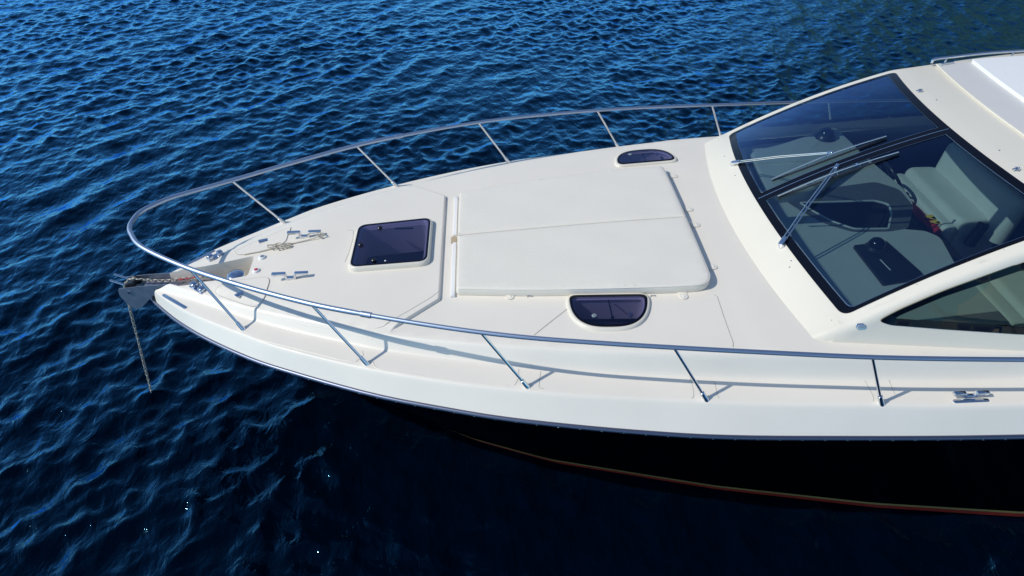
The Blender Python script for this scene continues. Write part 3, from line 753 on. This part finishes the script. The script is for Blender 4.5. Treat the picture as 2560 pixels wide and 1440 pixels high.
adopt(MB().add([p-Vector((0, 0, .03)) for p in ring]+[p-Vector((0, 0, .7)) for p in ring], [(i, (i+1) % n, n+(i+1) % n, n+i) for i in range(n)]).build('dashboard_skirt', M['darkin']))
cons = [dp(u, v, 1.93) for u, v in ((1874, 376), (1945, 359), (2043, 328), (2089, 313), (2161, 382), (2040, 470), (1915, 482))]
cp = roundpoly(cons, .09, 5)
adopt(MB().prism([Vector((x, y, dashz)) for x, y in cp], (0, 0, 1), .13, .04, 4).build('instrument_console', M['dash']))
# rolled edge of the companionway, walls and step coloured as its shade
adopt(MB().tube([Vector((x, y, dashz+.004)) for x, y in cw_hole], .011, 8, closed=True).build('companionway_trim', M['dash']))
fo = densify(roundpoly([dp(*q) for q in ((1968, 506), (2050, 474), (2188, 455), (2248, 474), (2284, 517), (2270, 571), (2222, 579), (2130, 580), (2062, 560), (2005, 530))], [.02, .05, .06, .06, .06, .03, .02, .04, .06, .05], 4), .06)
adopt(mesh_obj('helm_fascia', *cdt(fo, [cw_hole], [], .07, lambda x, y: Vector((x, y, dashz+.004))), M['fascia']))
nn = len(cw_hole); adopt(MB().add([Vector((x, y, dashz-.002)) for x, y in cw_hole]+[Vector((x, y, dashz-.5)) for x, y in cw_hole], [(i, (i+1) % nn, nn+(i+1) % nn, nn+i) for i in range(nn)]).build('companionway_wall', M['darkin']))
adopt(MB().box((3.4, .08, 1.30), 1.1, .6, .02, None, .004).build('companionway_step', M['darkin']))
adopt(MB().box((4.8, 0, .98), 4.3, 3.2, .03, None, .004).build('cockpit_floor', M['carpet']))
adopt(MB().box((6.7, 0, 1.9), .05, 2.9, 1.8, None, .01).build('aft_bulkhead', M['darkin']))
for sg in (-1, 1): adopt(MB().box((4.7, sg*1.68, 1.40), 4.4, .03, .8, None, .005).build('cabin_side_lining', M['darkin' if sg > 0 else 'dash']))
def binnacle(q, z, r):
    c = at_z(*q, z); cb = empty('compass', (0, 0, 0)); adopt(cb)
    MB().lathe((c.x, c.y, z-.045), [(r*1.25, 0), (r*1.2, .02), (r*1.0, .035), (r*.95, .05)]).build('base', M['black'], cb)
    MB().lathe((c.x, c.y, z-.0), [(r*.95, 0), (r*.9, .02), (r*.7, .045), (r*.4, .06), (r*.05, .065)], n=24).build('dome', M['seal'], cb)
binnacle((2066, 335), 1.975, .085); binnacle((2192, 612), 1.86, .075)
# helm seat : bench with front bolster, cushion, backrest
seat = empty('helm_seat', (0, 0, 0)); adopt(seat)
def pad(x0, x1, y0, y1, z0, z1, r=.05, tilt=0, name='cushion', m='leather', par=None):
    c = Vector(((x0+x1)/2, (y0+y1)/2, (z0+z1)/2)); R = Matrix.Rotation(tilt, 3, 'Y')
    pts = rrect(x1-x0, y1-y0, min(r*1.6, (x1-x0)/2.1, (y1-y0)/2.1), 5)
    return MB().prism([c+R@Vector((x, y, -(z1-z0)/2)) for x, y in pts], R@Vector((0, 0, 1)), z1-z0, min(r, (z1-z0)*.45, (x1-x0)*.45), 5).build(name, M[m], par)
pad(4.40, 4.56, .22, 1.34, 1.36, 1.55, .05, 0, 'bolster', par=seat); pad(4.52, 4.90, .24, 1.36, 1.42, 1.62, .07, 0, 'cushion', par=seat)
pad(4.84, 5.02, .08, 1.34, 1.45, 1.92, .07, .12, 'backrest', par=seat); pad(4.46, 5.0, .25, 1.33, 1.0, 1.44, .02, 0, 'base', 'white', seat)
pad(4.62, 4.74, .12, .20, 1.40, 1.66, .03, .2, 'armrest', 'black', seat)
s2 = empty('companion_seat', (0, 0, 0)); adopt(s2)
pad(4.12, 4.30, -1.36, -.55, 1.42, 1.62, .05, 0, 'bolster', par=s2); pad(4.28, 4.8, -1.36, -.55, 1.44, 1.66, .06, 0, 'cushion', par=s2)
pad(4.2, 4.8, -1.34, -.57, 1.0, 1.44, .02, 0, 'base', 'white', s2); pad(4.06, 4.12, -1.2, -.85, 1.34, 1.44, .01, 0, 'handle', 'black', s2)
pad(4.75, 4.9, -1.36, -.5, 1.5, 1.98, .06, .1, 'backrest', par=s2)
# step box in the aisle, footwell shade put into its colour
adopt(MB().box((4.25, .26, 1.24), .30, 1.02, .5, None, .02).build('step_box', M['darkin']))
# wheel
wh = empty('steering_wheel', (0, 0, 0)); adopt(wh); wc = Vector((4.14, .90, 1.74)); ax = Vector((.82, 0, .57)).normalized(); u_ = Vector((0, 1, 0)); v_ = ax.cross(u_)
MB().tube([wc+(u_*math.cos(a)+v_*math.sin(a))*.17 for a in np.linspace(0, 2*math.pi, 33)[:-1]], .017, 10, closed=True).build('rim', M['black'], wh)
mb = MB()
for a in (.5, 2.6, 4.7): mb.tube([wc-ax*.02, wc+(u_*math.cos(a)+v_*math.sin(a))*.17], .010, 8)
mb.build('spokes', M['steel'], wh); MB().lathe(wc-ax*.12, [(.03, 0), (.035, .09), (.045, .10), (.03, .13)], ax).build('hub', M['black'], wh)
# throttle and wiring by the seat
mb = MB(); tl = Vector((4.22, 1.28, 1.72)); mb.tube([tl-Vector((0, 0, .25)), tl, tl+Vector((.03, 0, .12))], .012, 8); mb.lathe(tl+Vector((.03, 0, .12)), [(.02, 0), (.024, .02), (.01, .04)]); adopt(mb.build('throttle_lever', M['black']))

# loose things inside
case = empty('document_case', at_z(2205, 665, dashz))
tag(case, 'flat black case lying on the near dashboard under the windscreen', 'case')
cpx = [(2131, 620), (2214, 609), (2304, 690), (2286, 703), (2206, 716)]; cc = [Vector((*dp(*q), dashz+.006))-case.location for q in cpx]
pl2 = roundpoly([(p.x, p.y) for p in cc], .015, 3)
MB().prism([Vector((x, y, .004)) for x, y in pl2], (0, 0, 1), .028, .006).build('case_body', M['black'], case)
a_, b_ = Vector((*dp(2197, 657), dashz+.0345))-case.location, Vector((*dp(2222, 683), dashz+.0345))-case.location
d_ = (b_-a_).normalized(); n_ = Vector((-d_.y, d_.x, 0)); mb = MB(); L_ = (b_-a_).length; x_ = 0
while x_ < L_:
    wl = random.uniform(.007, .013); mb.box(a_+d_*(x_+wl/2), wl, .011, .001, Matrix((d_, n_, Vector((0, 0, 1)))).transposed(), .0004); x_ += wl+.003
mb.build('lettering', M['white'], case)
cl = at_z(2322, 548, 1.49); cloth = empty('red_cloth', (cl.x, cl.y, 1.475))
tag(cloth, 'red cloth with a yellow print crumpled on the step in front of the helm seat', 'cloth')
v, fcs = [], []; N = 22
quad = [at_z(*q, 1.50)-cloth.location for q in ((2262, 512), (2296, 488), (2372, 560), (2342, 598))]
for i in range(N):
    for j in range(N):
        s, t = i/(N-1), j/(N-1); p = quad[0].lerp(quad[1], s).lerp(quad[3].lerp(quad[2], s), t)
        v.append(Vector((p.x, p.y, .03+.02*math.sin(9*s+5*t)*math.cos(7*t)+.012*math.sin(21*s*t+2))))
fcs = [(i*N+j, i*N+j+1, (i+1)*N+j+1, (i+1)*N+j) for i in range(N-1) for j in range(N-1)]
mesh_obj('fabric', v, fcs, M['redcloth'], cloth)
mb = MB()
for s, t, r_ in ((.5, .66, .07), (.6, .74, .05), (.42, .78, .05), (.55, .86, .04)):
    p = quad[0].lerp(quad[1], s).lerp(quad[3].lerp(quad[2], s), t); mb.prism([Vector((p.x+r_*math.cos(a)*(1+.3*math.sin(3*a)), p.y+r_*.6*math.sin(a), .062)) for a in np.linspace(0, 6.283, 15)[:-1]], (0, 0, 1), .004)
mb.build('printed_motif', M['yellow'], cloth)

# ---- bow rail
rail_near = [(-3.03, 0, 2.012), (-3.022, -.10, 2.011), (-2.97, -.213, 2.006), (-2.812, -.40, 1.996), (-2.399, -.668, 1.99), (-1.917, -.935, 2.008), (-1.374, -1.201, 2.036), (-.977, -1.358, 2.053), (-.342, -1.563, 2.071), (.205, -1.70, 2.081), (.738, -1.79, 2.086), (1.262, -1.862, 2.088), (1.784, -1.92, 2.083), (2.521, -1.985, 2.068), (3.3, -2.03, 2.06), (4.2, -2.06, 2.05), (5.2, -2.07, 2.04), (6.5, -2.05, 2.02)]
rail_full = [(x, -y, z) for x, y, z in rail_near[:0:-1]]+rail_near
RP = spline(rail_full, 8)
def rr_(p): return .020 if p.x < -.93 else .0165
bow = MB().tube(RP, [rr_(p) for p in RP], 16).build('bow_rail', M['railsteel']); adopt(bow)
def rail_at(x): 
    best = min((p for p in RP if p.y < 0), key=lambda p: abs(p.x-x)); return best
for sg in (-1, 1):
    k0 = rail_at(-.93); k1 = rail_at(-.80); MB().tube([Vector((k0.x, k0.y*-sg, k0.z)), Vector((k1.x, k1.y*-sg, k1.z))], .0225, 16).build('rail_joint', M['railsteel'], bow)
feet = [(-2.033, .80), (-.944, 1.333), (.262, 1.685), (1.511, 1.893), (2.706, 2.01), (4.0, 2.06), (5.3, 2.07)]
tops = [(-2.369, .665, 1.985), (-1.288, 1.24, 2.04), (-.057, 1.64, 2.072), (1.225, 1.86, 2.084), (2.515, 1.985, 2.066), (3.85, 2.05, 2.05), (5.2, 2.07, 2.04)]
for sg in (-1, 1):
    for (fx, fy), (tx, ty, tz) in zip(feet, tops):
        b = Vector((fx, sg*fy, deck_z(fx, fy))); t = Vector((tx, sg*ty, tz)); d = (t-b).normalized()
        st = MB().tube([b+d*.02, t], .0115, 12).build('stanchion', M['steel'], bow)
        MB().tube([b-d*.01-Vector((0, 0, .004)), b+d*.012, b+d*.05, b+d*.075, b+d*.078], [.022, .0205, .0175, .0165, .012], 14).build('foot', M['steel'], st)

# ---- cleats
def cleat(c, rot, L=.30, hgt=.058, wd=.036, base=True, name='cleat', plate=False, tilt=0):
    R = Matrix.Rotation(rot, 3, 'Z')@Matrix.Rotation(tilt, 3, 'X'); prof = [(-L/2, hgt), (-.045, hgt), (-.034, .012), (.034, .012), (.045, hgt), (L/2, hgt)]; th = .020
    mb = MB()
    def bar(a, b, t=th, w=wd):
        a = Vector((a[0], 0, a[1])); b = Vector((b[0], 0, b[1])); d = (b-a); l = d.length; d.normalize(); n = Vector((-d.z, 0, d.x))
        m3 = Matrix((d, Vector((0, 1, 0)), n)).transposed(); mb.box(c+R@((a+b)/2), l+t*.6, w, t, R@m3, .004)
    for a, b in zip(prof[:-1], prof[1:]): bar(a, b)
    o = adopt(mb.build(name, M['steel']))
    if plate: MB().prism([c+R@Vector((x, y-.035, -.004)) for x, y in stadium(.26, .035)], R@Vector((0, 0, 1)), .010, .004).build('base_plate', M['steel'], o)
    return o
cA = on_deck(728, 697); cleat(cA, .03); cB = on_deck(763, 593); cleat(cB, .03)
cC = on_deck(2421, 992); cleat(cC+Vector((0, 0, .0)), 0, .24, .045, .03, plate=True, tilt=.10)
cleat(Vector((cC.x, -cC.y, cC.z)), math.pi, .24, .045, .03, plate=True)
# bow fairleads
def fairlead(p1, p2):
    a = on_deck(*p1); b = on_deck(*p2); d = (b-a); d.z = 0; L = d.length; d.normalize(); n = Vector((-d.y, d.x, 0)); c = (a+b)/2
    R = Matrix((d, n, Vector((0, 0, 1)))).transposed(); mb = MB()
    mb.box(c+Vector((0, 0, .005)), L, .07, .012, R, .004)
    for s in (-1, 1): mb.box(c+d*s*L*.30+Vector((0, 0, .026)), L*.36, .058, .036, R, .012)
    adopt(mb.build('fairlead', M['satin']))
fairlead((481, 714), (512, 730)); fairlead((520, 652), (558, 632))
# chrome chafe strips on the stem
a = on_deck(408, 737); b = on_deck(466, 771)
for sg in (1, -1):
    A_ = Vector((a.x, a.y*sg, a.z)); B_ = Vector((b.x, b.y*sg, b.z)); d = (B_-A_); L = d.length; d.normalize(); n = Vector((0, 0, 1)); s_ = n.cross(d).normalized(); n = d.cross(s_)
    pts = [(A_+B_)/2+d*x+s_*y for x, y in stadium(L, .032)]
    adopt(MB().prism([p-n*.004 for p in pts], n, .012, .004).build('chafe_strip', M['satin']))
# foot switches
for q, m in (((656, 645), 'grey'), ((641, 678), 'redpaint')):
    p = on_deck(*q); fs_ = adopt(MB().lathe(p-Vector((0, 0, .002)), [(.036, 0), (.036, .006), (.031, .018), (.024, .022)], n=28).build('foot_switch', M['white']))
    MB().lathe(p+Vector((0, 0, .0195)), [(.016, 0), (.016, .003), (.010, .005)], n=20).build('button', M[m], fs_)
# windlass
wl = empty('windlass', (0, 0, 0)); adopt(wl); c = at_z(588, 682, 1.50)
MB().lathe((c.x, c.y, 1.24), [(.085, 0), (.085, .03), (.05, .045), (.045, .16)]).build('gearbox', M['satin'], wl)
MB().lathe((c.x, c.y, 1.39), [(.062, 0), (.072, .012), (.045, .03), (.045, .04), (.072, .056), (.066, .066)]).build('gypsy', M['satin'], wl)
MB().lathe((c.x, c.y, 1.462), [(.070, 0), (.078, .006), (.078, .016), (.070, .026), (.04, .034), (.016, .036), (.014, .032), (.004, .032)], n=40).build('drum_cap', M['satin'], wl)
WX, WY = c.x, c.y
# bow roller
br = empty('bow_roller', (0, 0, 0)); adopt(br)
def plate_poly(pxs, y, th, name, m='brushed'):
    P = [at_y(u, v, y) for u, v in pxs]; pl = roundpoly([(p.x, p.z) for p in P], .02, 4)
    MB().prism([Vector((x, y-th/2, z)) for x, z in pl], (0, 1, 0), th, .0015).build(name, M[m], br)
plate_poly([(295, 722), (345, 716), (402, 712), (449, 711), (449, 722), (394, 730), (380, 742), (352, 771), (338, 772), (321, 762), (299, 738)], -.085, .008, 'cheek_plate')
P = [(-3.41+.01, 1.335), (-3.05, 1.36), (-2.62, 1.375), (-2.62, 1.30), (-3.05, 1.20), (-3.26, 1.08), (-3.36, 1.10), (-3.42, 1.22)]
near_pl = [at_y(u, v, -.085) for u, v in [(295, 722), (345, 716), (402, 712), (449, 711), (449, 722), (394, 730), (380, 742), (352, 771), (338, 772), (321, 762), (299, 738)]]
pl = roundpoly([(p.x, p.z) for p in near_pl], .02, 4); MB().prism([Vector((x, .087, z)) for x, z in pl], (0, 1, 0), .008, .0015).build('cheek_plate', M['brushed'], br)
zt_ = near_pl[2].z
MB().box((-2.83, 0, zt_-.06), .66, .166, .006, None, .001).build('channel_floor', M['channelsteel'], br)
rx = near_pl[1].x-.08
MB().lathe((rx, -.06, zt_-.045), [(.05, 0), (.05, .008), (.028, .035), (.024, .06), (.028, .085), (.05, .112), (.05, .12)], (0, 1, 0)).build('roller', M['rubber'], br)
MB().lathe((rx-.02, -.095, zt_-.075), [(.014, 0), (.014, .006), (.014, .185), (.008, .19)], (0, 1, 0), 14).build('axle_bolt', M['trim'], br)
for yy in (-.045, .045):
    MB().tube([Vector((rx-.06, yy, zt_-.02)), Vector((rx-.17, yy, zt_+.035))], .012, 10).build('guide_pin', M['steel'], br)
for xx in (-2.6, -2.75, -2.9):
    for yy in (-.06, .06): MB().lathe((xx, yy, zt_-.058), [(.008, 0), (.007, .004), (.003, .006)], n=10).build('bolt', M['trim'], br)

# ---- anchor chain: from the windlass, over the roller, down into the sea
path = [Vector((WX-.06, WY-.03, 1.425)), Vector((-2.6, -.005, 1.385)), Vector((-2.95, -.0, zt_-.02)), Vector((rx+.04, 0, zt_+.01)), Vector((rx-.02, 0, zt_+.004)), Vector((rx-.085, 0, zt_-.06)), Vector((rx-.11, 0, zt_-.16)), Vector((rx-.125, -.003, zt_-.29))]
e_ = Vector((-3.45, -.16, -.02)); s_ = path[-1]
top_pts = spline(path, 10); drop = [s_.lerp(e_, k/30) for k in range(1, 36)]
allp = top_pts+drop; Ls = [0]
for p, q in zip(allp[:-1], allp[1:]): Ls.append(Ls[-1]+(q-p).length)
def chain_at(s): return Vector([float(np.interp(s, Ls, [p[k] for p in allp])) for k in range(3)])
pitch = .0315; n = int(Ls[-1]/pitch); mbc = MB(); mbr = MB(); 
for i in range(n):
    s = i*pitch; p = chain_at(s); d = (chain_at(s+.01)-chain_at(s-.01)).normalized() if s > .01 else (chain_at(.02)-chain_at(0)).normalized()
    sdv = d.cross(Vector((0, 1, .0))).normalized(); sd2 = d.cross(sdv); 
    if i % 2: sdv, sd2 = sd2, sdv
    tw = .35*math.sin(i*.37); sdv = (sdv*math.cos(tw)+sd2*math.sin(tw)).normalized()
    L, W_ = .022, .0105; pts = []
    for k in range(14):
        a = 2*math.pi*k/14; ca, sa = math.cos(a), math.sin(a); pts.append(p+d*(math.copysign(min(abs(ca)*1.25, 1), ca)*L)+sdv*sa*W_)
    (mbr if i in (13, 15, 17) else mbc).tube(pts, .0045, 6, closed=True)
ch = mbc.build('anchor_chain', M['chain'], auto=False); tag(ch, 'galvanised anchor chain running over the bow roller and down into the sea', 'chain')
mbr.build('painted_links', M['redpaint'], ch, auto=False, label='red painted chain links')

# ---- rope on the far cleat
rp = []
q0 = on_deck(806, 590, .02); rp += [on_deck(812, 586, .035), on_deck(803, 589, .03), on_deck(790, 594, .02), on_deck(765, 601, .010), on_deck(735, 608, .008), on_deck(722, 611, .010)]
cx = on_deck(700, 618, .012)
for k in range(26):
    a = k*.75; rad = .05+.035*math.sin(k*1.7); rp.append(cx+Vector((math.cos(a)*rad*1.5, math.sin(a)*rad*.55, .004+.018*abs(math.sin(k*1.1)))))
rp += [on_deck(680, 622, .008), on_deck(650, 629, .008), on_deck(622, 634, .008), on_deck(610, 637, .006)]
rope = MB().tube(spline(rp, 5), .0052, 7).build('mooring_line', M['rope'], auto=False); tag(rope, 'thin cream line bundled on the foredeck and led from the far bow cleat', 'rope')
lp = MB().tube(spline([on_deck(800, 588, .03)+Vector((.03*math.cos(a), .03*math.sin(a), .012*math.sin(2*a))) for a in np.linspace(0, 6.28, 9)[:-1]], 4, True), .0052, 7, closed=True).build('bight', M['rope'], rope)

# ---- sun cushions
def cushion(y0, y1, label, near, tabs):
    x0, x1 = -.262, 1.768; h = .078
    ctr = Vector(((x0+x1)/2, (y0+y1)/2, deck_z((x0+x1)/2, (y0+y1)/2))); e = empty('sun_cushion', ctr); tag(e, label, 'cushion', 'sun pads on the foredeck')
    lo, hi = min(y0, y1), max(y0, y1); out_aft = .15 if near else .08
    side_ = [(x0, .757), (.25, .845), (.85, .912), (1.45, .955), (1.775, .955)]
    if near: c = [(x, -y) for x, y in side_]+[(x1+.008, hi), (x0, hi)]; R = [.03, .3, .3, .2, .19, .012, .012]
    else: c = [(x, y) for x, y in side_]+[(x1+.008, lo), (x0, lo)]; R = [.03, .3, .3, .2, .05, .012, .012]
    def ring(ins, z, n=160):
        pts = inset_poly(densify(roundpoly(c, R, 8), .02), ins) if ins else densify(roundpoly(c, R, 8), .02)
        return [Vector((x, y, deck_z(max(x, -.24), y)+z))-ctr for x, y in pts]
    zt2 = lambda x, y: deck_z(max(x, -.24), y)
    rings = [ring(.004, .002), ring(.0, .02), ring(.0, .055), ring(.003, .066), ring(.009, .074), ring(.020, .077)]
    inner_ = inset_poly(densify(roundpoly(c, R, 8), .02), .020)
    V, Fc = cdt(inner_, [], [], .06, lambda x, y: Vector((x, y, zt2(x, y)+.077+.0018*math.sin(7*x+3*y)*math.sin(9*y)))-ctr)
    mb = MB(); n = len(rings[0]); vs = [p for r in rings for p in r]; mb.add(vs, [(k*n+i, k*n+(i+1) % n, (k+1)*n+(i+1) % n, (k+1)*n+i) for k in range(len(rings)-1) for i in range(n)]); mb.add(V, Fc)
    o = mb.build('pad', M['fabric'], e, auto=False); bm = bmesh.new(); bm.from_mesh(o.data); bmesh.ops.remove_doubles(bm, verts=bm.verts, dist=.002); bmesh.ops.recalc_face_normals(bm, faces=bm.faces); bm.to_mesh(o.data); bm.free()
    MB().tube(ring(.004, .068), .0042, 6, closed=True).build('piping', M['fabric'], e)
    for (q, ang) in tabs:
        p = on_deck(*q)-ctr; R_ = Matrix.Rotation(ang, 3, 'Z')
        pts = [(-.05, -.034), (.0, -.034)]+[(.034*math.sin(a)*1.0, -.034*math.cos(a)) for a in np.linspace(0, math.pi, 12)]+[(.0, .034), (-.05, .034)]
        tb = MB().prism([p+R_@Vector((x, y, .003)) for x, y in pts], (0, 0, 1), .005, .0015).build('tab', M['fabric'], e)
        MB().lathe(p+Vector((0, 0, .007)), [(.009, 0), (.009, .003), (.006, .006), (.001, .006)], n=14).build('stud', M['white'], tb)
cushion(-.80, -.003, 'white vinyl sun pad on the foredeck, the half nearer the camera', True, [((1275, 743), -math.pi/2), ((1709, 742), -math.pi/2), ((1783, 668), 0), ((1741, 563), 0)])
cushion(.003, .80, 'white vinyl sun pad on the foredeck, the half farther from the camera', False, [((1724, 524), 0), ((1686, 441), 0)])
for ya, yb2 in ((-.78, -.03), (.09, .78)):
    P = [Vector((-.305, y, deck_z(-.29, y)+.02)) for y in np.linspace(ya, yb2, 20)]
    mb = MB()
    mb.prism([Vector((-.308, ya, 0)), Vector((-.275, ya, 0)), Vector((-.275, yb2, 0)), Vector((-.308, yb2, 0))], (0, 0, 1), .022, .006)
    for v_i in mb.v: v_i.z += deck_z(-.3, v_i.y)+.002
    adopt(mb.build('cushion_track', M['white']))
adopt(MB().box((-.30, .03, deck_z(-.3, 0)+.006), .05, .10, .006, None, .002).build('track_backing', M['tan']))
for q in ((1325, 743), (1633, 742)):
    p = on_deck(*q); adopt(MB().tube([p+Vector((-.02, 0, .001)), p+Vector((-.018, .008, .008)), p+Vector((.018, .008, .008)), p+Vector((.02, 0, .001))], .003, 6).build('pad_eye', M['satin']))
